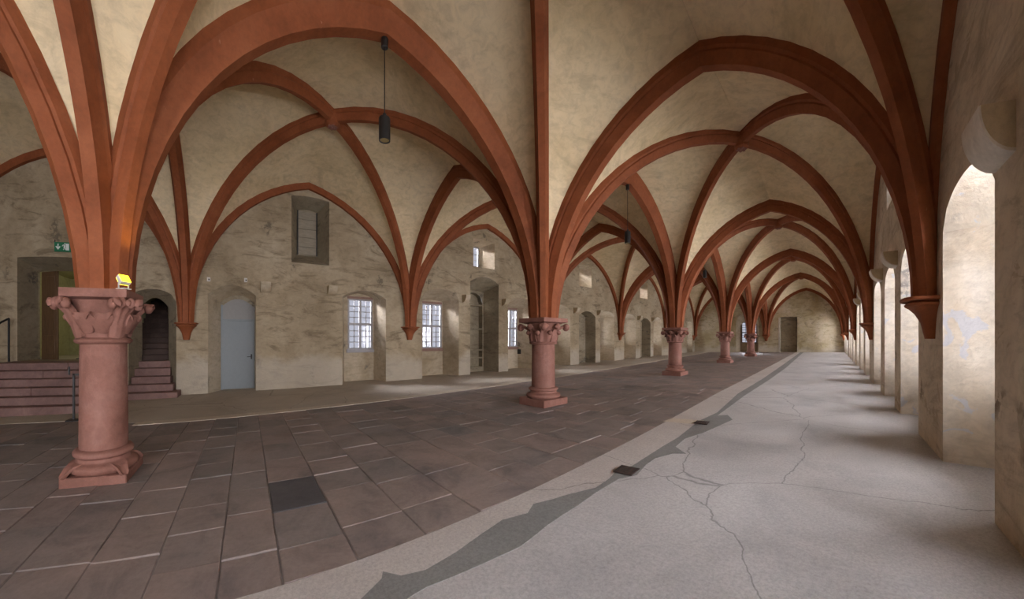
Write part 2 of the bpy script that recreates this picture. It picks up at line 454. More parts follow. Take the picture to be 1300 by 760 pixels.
class MB:
    """collects closed shapes into one mesh"""
    def __init__(s):
        s.v, s.f = [], []
    def add(s, v, f):
        b = len(s.v)
        s.v += [Vector(q) for q in v]
        s.f += [tuple(b + i for i in q) for q in f]
        return s
    def box(s, c, d, bev=0.0, rot=None):
        x, y, z = d[0] / 2, d[1] / 2, d[2] / 2
        if bev <= 0:
            v = [(-x, -y, -z), (x, -y, -z), (x, y, -z), (-x, y, -z), (-x, -y, z), (x, -y, z), (x, y, z), (-x, y, z)]
            f = [(0, 3, 2, 1), (4, 5, 6, 7), (0, 1, 5, 4), (1, 2, 6, 5), (2, 3, 7, 6), (3, 0, 4, 7)]
        else:
            bm = bmesh.new()
            bmesh.ops.create_cube(bm, size=1)
            for w in bm.verts:
                w.co = Vector((w.co.x * d[0], w.co.y * d[1], w.co.z * d[2]))
            bmesh.ops.bevel(bm, geom=bm.edges[:], offset=bev, segments=1, affect='EDGES')
            bm.verts.index_update()
            v = [w.co.copy() for w in bm.verts]
            f = [tuple(w.index for w in q.verts) for q in bm.faces]
            bm.free()
        v = [Vector(q) for q in v]
        if rot:
            v = [rot @ q for q in v]
        return s.add([q + Vector(c) for q in v], f)
    def rings(s, rings, caps=True):
        n = len(rings[0])
        v = [q for r in rings for q in r]
        f = []
        for i in range(len(rings) - 1):
            for j in range(n):
                k = (j + 1) % n
                f.append((i * n + j, i * n + k, (i + 1) * n + k, (i + 1) * n + j))
        if caps:
            f.append(tuple(reversed(range(n))))
            f.append(tuple((len(rings) - 1) * n + j for j in range(n)))
        return s.add(v, f)
    def lathe(s, prof, n=32, c=(0, 0, 0)):
        return s.rings([[(c[0] + r * math.cos(2 * PI * j / n), c[1] + r * math.sin(2 * PI * j / n), c[2] + z) for j in range(n)] for r, z in prof])
    def tube(s, pts, r, n=8):
        pts = [Vector(p) for p in pts]
        rings = []
        for i, p in enumerate(pts):
            t = (pts[min(i + 1, len(pts) - 1)] - pts[max(i - 1, 0)]).normalized()
            a = t.cross(Vector((0, 0, 1)))
            if a.length < 1e-4:
                a = Vector((1, 0, 0))
            a.normalize()
            b = t.cross(a)
            rr = r[i] if isinstance(r, (list, tuple)) else r
            rings.append([p + rr * (math.cos(2 * PI * j / n) * a + math.sin(2 * PI * j / n) * b) for j in range(n)])
        return s.rings(rings)
    def ball(s, c, r, nu=10, nv=7):
        rx, ry, rz = r if isinstance(r, (list, tuple)) else (r, r, r)
        rings = []
        for i in range(nv + 1):
            t = -PI / 2 + PI * (i + 0.02) / (nv + 0.04)
            rings.append([(c[0] + rx * math.cos(t) * math.cos(2 * PI * j / nu), c[1] + ry * math.cos(t) * math.sin(2 * PI * j / nu), c[2] + rz * math.sin(t)) for j in range(nu)])
        return s.rings(rings)
    def build(s, name, mat, parent=None, smooth=None):
        return mesh(name, s.v, s.f, mat, parent, smooth)

# ------------------------------------------------------------------ setting: floor
floor = struct(empty('floor'))
def slab(name, poly, lift, mat, thick=0.12):
    top = [Vector((x, y, fz(x, y) + lift)) for x, y in poly]
    bot = [q - Vector((0, 0, thick)) for q in top]
    n = len(poly)
    f = [tuple(range(n)), tuple(reversed(range(n, 2 * n)))] + [(i, n + i, n + (i + 1) % n, (i + 1) % n) for i in range(n)]
    f = [tuple(reversed(q)) for q in f] if area2(poly) < 0 else f
    return mesh(name, top + bot, f, mat, floor)
def area2(p):
    return sum(p[i][0] * p[(i + 1) % len(p)][1] - p[(i + 1) % len(p)][0] * p[i][1] for i in range(len(p)))
def xr(y):      # right edge of the stone paving
    return -2.27 - 0.40 * max(0.0, min(1.0, y / 9.0)) * 0.8 - 0.004 * y
def xl(y):      # left edge of the stone paving
    return -8.02 - 0.075 * y if y > -1.0 else -7.95
wob = lambda t, s, a: a * noise.noise(Vector((t * s, 3.7, 1.1)))
ys = [YB - 0.2 + i * 0.35 for i in range(int((YE - YB + 0.4) / 0.35) + 2)]
slab('mortar_bed', [(-14.5, YB - 0.3), (3.2, YB - 0.3), (3.2, YE + 1.6), (-14.5, YE + 1.6)], -0.011, M['joint'], 0.3)
slab('concrete_paving', [(xr(y) + 0.005, y) for y in ys] + [(2.9, YE + 1.2), (2.9, YB - 0.3)], 0.0, M['concrete'], 0.06)
# pale band beside the stones and the cement patch over a filled trench
TL = [(-1.89, 0.52), (-1.94, 0.59), (-2.04, 0.75), (-2.1, 0.78), (-2.0, 0.86), (-1.96, 1.01), (-2.0, 1.26), (-2.07, 1.53), (-2.12, 1.77), (-2.06, 1.99), (-2.14, 2.14), (-2.08, 2.32), (-2.04, 2.49), (-1.93, 2.78), (-1.95, 3.05), (-2.02, 3.35), (-1.94, 3.5), (-1.95, 3.93), (-1.96, 4.36), (-1.95, 4.89), (-2.03, 6.05), (-1.95, 6.92), (-2.13, 9.46), (-2.1, 12.99), (-2.15, 18.1), (-2.32, 32.37)]
TR = [(-1.75, 0.74), (-1.8, 0.81), (-1.82, 0.94), (-1.76, 1.63), (-1.78, 1.76), (-1.82, 1.98), (-1.83, 2.12), (-1.84, 2.37), (-1.87, 2.69), (-1.87, 3.1), (-1.77, 3.3), (-1.83, 3.63), (-1.84, 3.9), (-1.73, 4.18), (-1.59, 4.26), (-1.81, 4.46), (-1.84, 4.88), (-1.72, 5.32), (-1.54, 6.44), (-1.72, 6.79), (-1.87, 6.64), (-1.91, 9.26), (-1.85, 12.98), (-1.83, 18.0), (-2.05, 32.4)]
def along(P, y):
    for (x0, y0), (x1, y1) in zip(P, P[1:]):
        if y0 <= y <= y1:
            return x0 + (x1 - x0) * (y - y0) / max(1e-6, y1 - y0)
    return P[0][0] if y < P[0][1] else P[-1][0]
yb_ = [YB + i * 0.4 for i in range(int((0.4 - YB) / 0.4))] + [p[1] for p in TL[1:]] + [YE - 0.13]
slab('border_strip', [(xr(y), y) for y in yb_] + [(along(TL, y) + 0.03, y) for y in reversed(yb_)], 0.001, M['border'], 0.03)
slab('cement_patch', [(-1.93, YB - 0.2)] + TL + [(-2.34, YE - 0.13), (-2.06, YE - 0.13)] + list(reversed(TR)) + [(-1.72, YB - 0.2)], 0.002, M['trench'], 0.03)
slab('cement_patch', [(-2.55, 5.72), (-2.05, 5.78), (-1.95, 6.12), (-2.5, 6.02)], 0.003, M['border_left'], 0.03)
# left walkway with its pale kerb line
slab('concrete_paving', [(-14.4, YB - 0.3), (-14.4, YE + 1.2)] + [(xl(y) - 0.3, y) for y in reversed([q for q in ys if q > -2.6])] + [(-8.25, -2.6), (-8.9, -2.6), (-8.9, YB - 0.3)], 0.0, M['concrete_left'], 0.06)
slab('border_strip', [(xl(y) - 0.33, y) for y in ys if y > -2.5] + [(xl(y) - 0.01, y) for y in reversed(ys) if y > -2.5], 0.006, M['border_left'], 0.03)
slab('concrete_paving', [(-14.4, YE + 1.15), (2.9, YE + 1.15), (2.9, YE - 0.12), (-14.4, YE - 0.12)], 0.001, M['concrete_left'], 0.05)

# paving stones: courses across the hall, each stone an object
stones = []
y = YB + 0.1
rs = random.Random(11)
while y < YE - 0.15:
    h = rs.choice([0.44, 0.46, 0.48, 0.52, 0.6])
    if abs(y + h - 0.205) < 0.3:
        h = 0.205 - y
    y2 = min(y + h, YE - 0.14)
    x = xr((y + y2) / 2)
    left = xl((y + y2) / 2) if y > -2.5 else -8.85
    first = True
    while x > left + 0.02:
        wd = rs.uniform(0.48, 0.80) if not first else rs.uniform(0.3, 0.75)
        first = False
        x2 = x - wd
        if x2 - left < 0.3:
            x2 = left
        stones.append((x2, x, y, y2))
        x = x2
    y = y2
def stone_verts(x0, x1, y0, y1, r):
    gp = 0.003
    x0 += gp * r.uniform(0.3, 1.1); x1 -= gp * r.uniform(0.3, 1.1); y0 += gp * r.uniform(0.8, 2.0); y1 -= gp * r.uniform(0.8, 2.0)
    up = r.uniform(-0.004, 0.003)
    tx, ty = r.uniform(-0.003, 0.003), r.uniform(-0.003, 0.003)
    b = 0.006
    v = []
    for ring, (ins, lz) in enumerate(((0, -0.05), (0, -0.006), (b, 0.0))):
        for (px, py, sx, sy) in ((x0 + ins, y0 + ins, -1, -1), (x1 - ins, y0 + ins, 1, -1), (x1 - ins, y1 - ins, 1, 1), (x0 + ins, y1 - ins, -1, 1)):
            v.append((px, py, fz(px, py) + lz + up + tx * sx + ty * sy))
    f = [(8, 9, 10, 11)]
    for q in (0, 4):
        for j in range(4):
            k = (j + 1) % 4
            f.append((q + j, q + k, q + 4 + k, q + 4 + j))
    return v, f
def stone_size(s):
    cx_, cy_ = (s[0] + s[1]) / 2, (s[2] + s[3]) / 2
    D = math.hypot(cx_, cy_)
    th = math.atan2(cx_, cy_)
    return -D if -2.15 < th < 0.4 else -1000 - D
stones.sort(key=stone_size, reverse=True)
rest = MB()
for i, s in enumerate(stones):
    v, f = stone_verts(*s, rs)
    if i < 296:
        dark = s[0] < -3.30 < s[1] and s[2] < 0.43 < s[3]
        mesh('paving_stone', v, f, M['tile_dark' if dark else 'tile'], floor)
    else:
        rest.add(v, f)
o = rest.build('paving_stones_beyond', M['tile'], floor)
o['kind'] = 'stuff'

# ------------------------------------------------------------------ setting: walls with openings
def arc_top(u0, u1, zs, r):
    c, h = (u0 + u1) / 2, (u1 - u0) / 2
    return lambda u: zs + r * max(0.0, 1 - ((u - c) / h) ** 2) ** 0.5 if r > 0.30 else zs + r * (1 - ((u - c) / h) ** 2)
def panel(mb, P, w, u0, u1, lo, hi, holes, step=0.6):
    us = {u0, u1} | ({u0 + (u1 - u0) * i / 10 for i in range(11)} if u1 - u0 < 3 else set())
    for hn in holes:
        a, b = hn[0], hn[1]
        n = 10
        us |= {a + (b - a) * i / n for i in range(n + 1)}
    us = sorted(x for x in us if u0 - 1e-6 <= x <= u1 + 1e-6)
    out = [us[0]]
    for x in us[1:]:
        if x - out[-1] < 1e-5:
            continue
        gap = x - out[-1]
        n = max(1, int(gap / step))
        for i in range(1, n + 1):
            out.append(x - gap + gap * i / n)
    us = out
    for a, b in zip(us, us[1:]):
        cov = sorted([hn for hn in holes if hn[0] <= a + 1e-6 and hn[1] >= b - 1e-6], key=lambda q: q[2])
        def seq(x):
            s = [lo(x)]
            for hn in cov:
                s += [hn[2], hn[3](x)]
            return s + [hi(x)]
        A, B = seq(a), seq(b)
        for i in range(0, len(A), 2):
            if A[i + 1] - A[i] > 1e-4 or B[i + 1] - B[i] > 1e-4:
                mb.add([P(a, w, A[i]), P(b, w, B[i]), P(b, w, B[i + 1]), P(a, w, A[i + 1])], [(0, 1, 2, 3)])
def ring(P, w, u0, u1, z0, top, n=10):
    pts = [P(u0, w, z0)]
    pts += [P(u0 + (u1 - u0) * i / n, w, top(u0 + (u1 - u0) * i / n)) for i in range(n + 1)]
    pts.append(P(u1, w, z0))
    return pts
ZB = -0.35
ZT = 7.55
counters = {'window': 0, 'door': 0}
def window_unit(P, o, dark=False):
    """frame, mullion, transom, four glazed lights with their bars"""
    u0, u1, z0, z1 = o['pane']
    w = o['d'] + 0.02
    counters['window'] += 1
    root = struct(empty('window_%d' % counters['window']))
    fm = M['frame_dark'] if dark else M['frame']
    def bar(ua, ub, za, zb, th, mb, wc=None):
        c = P((ua + ub) / 2, (w if wc is None else wc), (za + zb) / 2)
        d = P(ub, th, zb) - P(ua, 0, za)
        mb.box(c, (abs(d.x), abs(d.y), abs(d.z)))
    t = 0.055
    mb = MB()
    bar(u0, u0 + t, z0, z1, 0.09, mb); bar(u1 - t, u1, z0, z1, 0.09, mb)
    bar(u0, u1, z1 - t, z1, 0.089, mb); bar(u0, u1, z0, z0 + t, 0.089, mb)
    mb.build('frame', fm, root)
    if o['kind'] == 'upper':
        cols, rows, lights = 2, 3, [(u0 + t, u1 - t, z0 + t, z1 - t)]
    else:
        um, zm = (u0 + u1) / 2, z0 + (z1 - z0) * 0.5
        mb = MB(); bar(um - 0.04, um + 0.04, z0 + t, z1 - t, 0.085, mb); mb.build('mullion', fm, root)
        mb = MB(); bar(u0 + t, u1 - t, zm - 0.045, zm + 0.045, 0.086, mb); mb.build('transom', fm, root)
        cols, rows = 2, 4
        lights = [(a, b, c, d) for (a, b) in ((u0 + t, um - 0.04), (um + 0.04, u1 - t)) for (c, d) in ((z0 + t, zm - 0.045), (zm + 0.045, z1 - t))]
    for (a, b, c, d) in lights:
        mb = MB(); bar(a, b, c, d, 0.008, mb, w + 0.02); mb.build('pane', M['glass'], root)
        for i in range(1, cols):
            q = a + (b - a) * i / cols
            mb = MB(); bar(q - 0.014, q + 0.014, c, d, 0.03, mb); mb.build('glazing_bar', fm, root)
        for i in range(1, rows):
            q = c + (d - c) * i / rows
            mb = MB(); bar(a, b, q - 0.014, q + 0.014, 0.03, mb); mb.build('glazing_bar', fm, root)
    return root

def build_wall(name, P, u0, u1, openings, mat, rmat, hi=None):
    root = struct(empty(name))
    mb = MB()
    holes = []
    for o in openings:
        z0 = ZB if o['z0'] is None else o['z0']
        holes.append((o['u'][0], o['u'][1], z0, arc_top(*o['u'], o['zs'], o['r'])))
    panel(mb, P, 0.0, u0, u1, lambda u: ZB, hi or (lambda u: ZT), holes)
    mb.build('plaster_face', mat, root)
    for o in openings:
        a0, a1 = o['u']; b0, b1 = o['iu']
        z0 = ZB if o['z0'] is None else o['z0']
        iz0 = o.get('iz0', z0)
        top = arc_top(a0, a1, o['zs'], o['r'])
        it = arc_top(b0, b1, o['iz'], o.get('ir', o['r']))
        A = ring(P, 0.0, a0, a1, z0, top); B = ring(P, o['d'], b0, b1, iz0, it)
        n = len(A)
        closed = o['z0'] is not None
        f = [(i, i + 1, n + i + 1, n + i) for i in range(n - 1)]
        if closed:
            f.append((n - 1, 0, n, 2 * n - 1))
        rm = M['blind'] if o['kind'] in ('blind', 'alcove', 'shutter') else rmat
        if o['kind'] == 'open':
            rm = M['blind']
        # jambs and the soffit of the recess
        mesh('recess_lining', A + B, f, rm, root, 40)
        if o['kind'] == 'open':
            continue
        mb = MB()
        bh = []
        if 'pane' in o:
            p0, p1, q0, q1 = o['pane']
            bh = [(p0, p1, q0, (lambda u, q1=q1: q1))]
            # keep the inner head above the pane
            it2 = lambda u, it=it, q1=q1: max(it(u), q1 + 0.002) if b0 <= u <= b1 else it(u)
        else:
            it2 = it
        if o['kind'] == 'alcove':
            al = arc_top(b0 + 0.1, b1 - 0.06, 3.35, 0.5)
            bh = [(b0 + 0.1, b1 - 0.06, 0.35, al)]
        panel(mb, P, o['d'], b0, b1, lambda u: iz0, it2, bh)
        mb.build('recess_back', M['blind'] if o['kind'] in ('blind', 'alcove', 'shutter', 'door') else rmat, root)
        if o['kind'] == 'alcove':
            RA = ring(P, o['d'], b0 + 0.1, b1 - 0.06, 0.35, al); RB = ring(P, o['d'] + 0.3, b0 + 0.1, b1 - 0.06, 0.35, al)
            n = len(RA)
            f = [(i, i + 1, n + i + 1, n + i) for i in range(n - 1)] + [(n - 1, 0, n, 2 * n - 1), tuple(range(n, 2 * n))]
            mesh('alcove_lining', RA + RB, f, M['blind'], root)
            for zz in (0.78, 1.15, 2.15, 3.28):
                mb = MB(); mb.box(P((b0 + b1) / 2 + 0.02, o['d'] + 0.155, zz), (0.29, b1 - b0 - 0.165, 0.06)); mb.build('shelf', M['blind'], root)
        if o['kind'] in ('win', 'upper'):
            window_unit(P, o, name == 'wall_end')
            if o['kind'] == 'win' and name == 'wall_left':
                p0, p1, q0, q1 = o['pane']
                d = P(p1 + 0.06, 0.12, q0) - P(p0 - 0.06, 0, q0 - 0.13)
                mb = MB(); mb.box(P((p0 + p1) / 2, o['d'] - 0.02, q0 - 0.065), tuple(abs(c) for c in d), 0.012)
                mb.build('window_sill', M['sillwood'] if p0 > 5 else M['frame'], root)
                d = P(p1 + 0.02, 0.05, 0.09) - P(p0 - 0.02, 0, 0)
                mb = MB(); mb.box(P((p0 + p1) / 2, o['d'] - 0.008, q1 + 0.05), tuple(abs(c) for c in d), 0.008)
                mb.build('lintel_board', M['sillwood'], root)
    return root

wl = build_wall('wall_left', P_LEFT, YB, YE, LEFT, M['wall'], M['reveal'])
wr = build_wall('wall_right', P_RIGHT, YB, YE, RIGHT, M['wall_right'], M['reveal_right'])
we = build_wall('wall_end', P_END, CL, CR, END, M['wall_end'], M['reveal'])
wb = build_wall('wall_back', P_BACK, CL, CR, [], M['wall'], M['reveal'])
# pale stone jamb beside the blind doorway of the end wall
mb = MB(); mb.box((-4.2, YE - 0.015, 2.0), (0.14, 0.05, 3.3)); mb.build('stone_jamb', M['bracket_skin'], we)
# roof added, unseen, above the vaults to keep sky light out
mb = MB(); mb.box(((CL + CR) / 2, (YB + YE) / 2, ZT + 0.15), (CR - CL + 4.5, YE - YB + 4.5, 0.3))
struct(mb.build('sky_seal_slab', M['blind']))

# shuttered upper opening: boards of the closed shutter
so = [o for o in LEFT if o['kind'] == 'shutter'][0]
sh = tag(empty('window_shutter', P_LEFT(2.02, so['d'] - 0.05, 4.62)), 'closed weathered board shutter in the deep upper window opening above the plain wall', 'shutter')
zz = 0.0
for i in range(5):
    hh = (0.27, 0.33, 0.30, 0.34, 0.28)[i]
    mb = MB(); mb.box((0, 0, zz + hh / 2), (0.05 + 0.006 * (i % 2), 0.64, hh - 0.008), 0.006); mb.build('board', M['wood_pale'], sh)
    zz += hh
for s in (-1, 1):
    mb = MB(); mb.box((0.02, s * 0.335, 0.76), (0.06, 0.035, 1.54)); mb.build('iron_frame', M['black'], sh)

# ------------------------------------------------------------------ vault
ceil = struct(empty('ceiling'))
C1 = (-4.98, -1.68)         # the nearest column stands a little forward of the row
C1R = (-5.17, -1.71)        # and its ribs spring just behind its axis
def node(side, k):
    if side == 'L':
        return Vector((CL, yk(k), 0))
    if side == 'R':
        return Vector((CR, yk(k), 0))
    if k == 1:
        return Vector((C1R[0], C1R[1], 0))
    return Vector((CA, yk(k), 0))
def halfarc(h, za, s0, zs, stilt=0.0, n=16):
    """returns fn(off) -> list of (s, z) from springing to the crown; s measured from the node, h = node to crown distance"""
    zs2 = zs + stilt
    rise = za - zs2
    hh = h - s0
    if rise >= hh:
        R = (hh * hh + rise * rise) / (2 * hh); cs, cz = s0 + R, zs2
    else:
        R = (hh * hh + rise * rise) / (2 * rise); cs, cz = h, za - R
    def fn(off):
        r = R + off
        a0 = math.asin(max(0.0, min(1.0, (zs2 - cz) / r)))
        a1 = math.acos(max(-1.0, min(1.0, (cs - h) / r)))
        pts = []
        if stilt > 0:
            s_ = cs - r * math.cos(a0)
            pts = [(s_, zs + stilt * i / 4.0) for i in range(4)]
        m = n - len(pts)
        return pts + [(cs - r * math.cos(a0 + (a1 - a0) * i / (m - 1)), cz + r * math.sin(a0 + (a1 - a0) * i / (m - 1))) for i in range(m)]
    return fn
def arch_curves(A, B, za, sA, sB, stilt=0.0, n=16, mid=None):
    """two half arcs A->crown, B->crown in the vertical plane through A and B"""
    mid = (A + B) / 2 if mid is None else mid
    return [(A, (mid - A).normalized(), halfarc((mid - A).length, za, sA, ZS, stilt, n)), (B, (mid - B).normalized(), halfarc((mid - B).length, za, sB, ZS, stilt, n))]
PR_ARC = [(-0.225, 0.46), (-0.225, 0.27), (-0.19, 0.21), (-0.115, 0.04), (-0.10, 0.0), (0.10, 0.0), (0.115, 0.04), (0.19, 0.21), (0.225, 0.27), (0.225, 0.46)]
PR_TRV = [(-0.165, 0.38), (-0.165, 0.24), (-0.135, 0.205), (-0.145, 0.17), (-0.09, 0.04), (-0.08, 0.0), (0.08, 0.0), (0.09, 0.04), (0.145, 0.17), (0.135, 0.205), (0.165, 0.24), (0.165, 0.38)]
PR_DIA = [(-0.128, 0.34), (-0.128, 0.21), (-0.10, 0.175), (-0.115, 0.145), (-0.075, 0.035), (-0.06, 0.0), (0.06, 0.0), (0.075, 0.035), (0.115, 0.145), (0.10, 0.175), (0.128, 0.21), (0.128, 0.34)]
PR_WAL = [(-0.13, 0.26), (-0.13, 0.0), (0.06, 0.0), (0.12, 0.06), (0.12, 0.26)]
def sweep(name, halves, prof, mat):
    (A, dA, fA), (B, dB, fB) = halves
    lat = Vector((-dA.y, dA.x, 0))
    cols = []
    for (w, off) in prof:
        pa = [A + dA * s + Vector((0, 0, z)) + lat * w for s, z in fA(off)]
        pb = [B + dB * s + Vector((0, 0, z)) + lat * w for s, z in fB(off)]
        c = pa[:-1] + [(pa[-1] + pb[-1]) / 2] + pb[-2::-1]
        cols.append(c)
    m, n = len(cols[0]), len(cols)
    v = [cols[j][i] for i in range(m) for j in range(n)]
    f = []
    for i in range(m - 1):
        for j in range(n):
            k = (j + 1) % n
            f.append((i * n + j, i * n + k, (i + 1) * n + k, (i + 1) * n + j))
    f.append(tuple(range(n))); f.append(tuple(reversed(range((m - 1) * n, m * n))))
    return mesh(name, v, f, mat, ceil, 28)
def web(name, arch_half, diag_half, offA, offD, bulge, mat=None, lat=None):
    """vault cell between half of a boundary arch and half of a diagonal"""
    (A, dA, fA), (D, dD, fD) = arch_half, diag_half
    pa = [A + dA * s + Vector((0, 0, z)) for s, z in fA(offA)]
    pd = [D + dD * s + Vector((0, 0, z)) for s, z in fD(offD)]
    m = 8
    rows = []
    for i in range(len(pa)):
        t = i / (len(pa) - 1)
        r = []
        for j in range(m + 1):
            q = j / m
            p = pa[i].lerp(pd[i], q)
            p = p + Vector((0, 0, bulge * t * 4 * q * (1 - q)))
            r.append(p)
        rows.append(r)
    return rows
def web_mesh(name, rows_list, parent):
    v, f = [], []
    for rows in rows_list:
        b = len(v); m = len(rows[0])
        v += [p for r in rows for p in r]
        for i in range(len(rows) - 1):
            for j in range(m - 1):
                f.append((b + i * m + j, b + i * m + j + 1, b + (i + 1) * m + j + 1, b + (i + 1) * m + j))
    return mesh(name, v, f, M['vault'], parent, 60)

Z_ARC, Z_TR, Z_TL, Z_WL, Z_WR, Z_BR, Z_BL = 6.34, 5.93, 6.50, 6.60, 6.20, 6.47, 6.90
S_C, S_W, S_F = 0.31, 0.26, 0.16
arcade = {k: arch_curves(node('C', k), node('C', k + 1), Z_ARC, S_C, S_C) for k in range(0, 6)}
transR = {k: arch_curves(node('C', k), node('R', k), Z_TR, S_C, S_W, mid=node('C', k).lerp(node('R', k), 0.527)) for k in range(0, 7)}
transL = {k: arch_curves(node('C', k), node('L', k), Z_TL, S_C, S_W) for k in range(0, 7)}
wallR = {k: arch_curves(node('R', k), node('R', k + 1), Z_WR, S_F, S_F, 0.45) for k in range(0, 6)}
wallL = {k: arch_curves(node('L', k), node('L', k + 1), Z_WL, S_F, S_F) for k in range(0, 6)}
for k in range(0, 6):
    sweep('arcade_arch', arcade[k], PR_ARC, M['rib'])
for k in range(0, 7):
    for T, nm in ((transR, 'R'), (transL, 'L')):
        end = k in (0, 6)
        sweep('wall_rib' if end else 'transverse_arch', T[k], PR_WAL if end else PR_TRV, M['rib'])
for k in range(0, 6):
    for Wd in (wallL, wallR):
        sweep('wall_rib', Wd[k], PR_WAL, M['rib'])
    for side, Wd, T, zb in (('R', wallR, transR, Z_BR), ('L', wallL, transL, Z_BL)):
        n = [node('C', k), node(side, k), node(side, k + 1), node('C', k + 1)]
        O = (n[0] + n[1] + n[2] + n[3]) / 4
        d1 = arch_curves(n[0], n[2], zb, S_C + 0.02, S_W, mid=O)
        d2 = arch_curves(n[1], n[3], zb, S_W, S_C + 0.02, mid=O)
        for dd in (d1, d2):
            sweep('diagonal_rib', dd, PR_DIA, M['rib'])
        H = {0: d1[0], 2: d1[1], 1: d2[0], 3: d2[1]}
        A, Bw = arcade[k], Wd[k]
        oD, oT, oA, oW = 0.26, 0.30, 0.37, 0.17
        T0, T1 = T[k], T[k + 1]
        oT0 = 0.20 if k == 0 else oT
        oT1 = 0.20 if k == 5 else oT
        bu = 0.10
        web_mesh('vault_cell', [web('', A[0], H[0], oA, oD, bu), web('', A[1], H[3], oA, oD, bu)], ceil)
        web_mesh('vault_cell', [web('', Bw[0], H[1], oW, oD, bu), web('', Bw[1], H[2], oW, oD, bu)], ceil)
        web_mesh('vault_cell', [web('', T0[0], H[0], oT0, oD, bu), web('', T0[1], H[1], oT0, oD, bu)], ceil)
        web_mesh('vault_cell', [web('', T1[0], H[3], oT1, oD, bu), web('', T1[1], H[2], oT1, oD, bu)], ceil)
        # carved boss where the diagonals cross
        mb = MB()
        mb.lathe([(0.02, -0.10), (0.12, -0.10), (0.175, -0.06), (0.185, 0.0), (0.185, 0.30)], 20, (O.x, O.y, zb))
        bo = mb.build('boss', M['rib'], ceil, 35)
        if k < 4:
            mb = MB()
            for i in range(6):
                a = i * PI / 3
                mb.ball((O.x + 0.085 * math.cos(a), O.y + 0.085 * math.sin(a), zb - 0.10), (0.045, 0.045, 0.03), 8, 5)
            mb.ball((O.x, O.y, zb - 0.105), (0.05, 0.05, 0.04), 8, 5)
            mb.build('rosette', M['sandstone'], bo, 50)

# ------------------------------------------------------------------ columns
def leaf_grid(path, width, thick, prof_fn, nu=7):
    """closed leaf: path = list of (r, z) from root to tip in the radial plane; width(t), prof_fn(t, q) bulge"""
    m = len(path)
    front, back = [], []
    for i, (r, z) in enumerate(path):
        t = i / (m - 1)
        a = Vector((path[min(i + 1, m - 1)][0] - path[max(i - 1, 0)][0], 0, path[min(i + 1, m - 1)][1] - path[max(i - 1, 0)][1])).normalized()
        nrm = Vector((a.z, 0, -a.x))
        for j in range(nu):
            q = -1 + 2 * j / (nu - 1)
            p = Vector((r, q * width(t, q), z)) + nrm * prof_fn(t, q)
            front.append(p + nrm * thick * 0.5); back.append(p - nrm * thick * 0.5)
    f = []
    K = m * nu
    for i in range(m - 1):
        for j in range(nu - 1):
            a, b, c, d = i * nu + j, i * nu + j + 1, (i + 1) * nu + j + 1, (i + 1) * nu + j
            f.append((a, b, c, d)); f.append((K + a, K + d, K + c, K + b))
    for i in range(m - 1):
        for j in (0, nu - 1):
            a, d = i * nu + j, (i + 1) * nu + j
            f.append((a, d, K + d, K + a) if j == 0 else (a, K + a, K + d, d))
    for j in range(nu - 1):
        a, b = j, j + 1
        f.append((a, K + a, K + b, b))
        a, b = (m - 1) * nu + j, (m - 1) * nu + j + 1
        f.append((a, b, K + b, K + a))
    return front + back, f
def rotz(v, a):
    c, s = math.cos(a), math.sin(a)
    return Vector((v[0] * c - v[1] * s, v[0] * s + v[1] * c, v[2]))
def add_rot(mb, v, f, a):
    mb.add([rotz(q, a) for q in v], f)

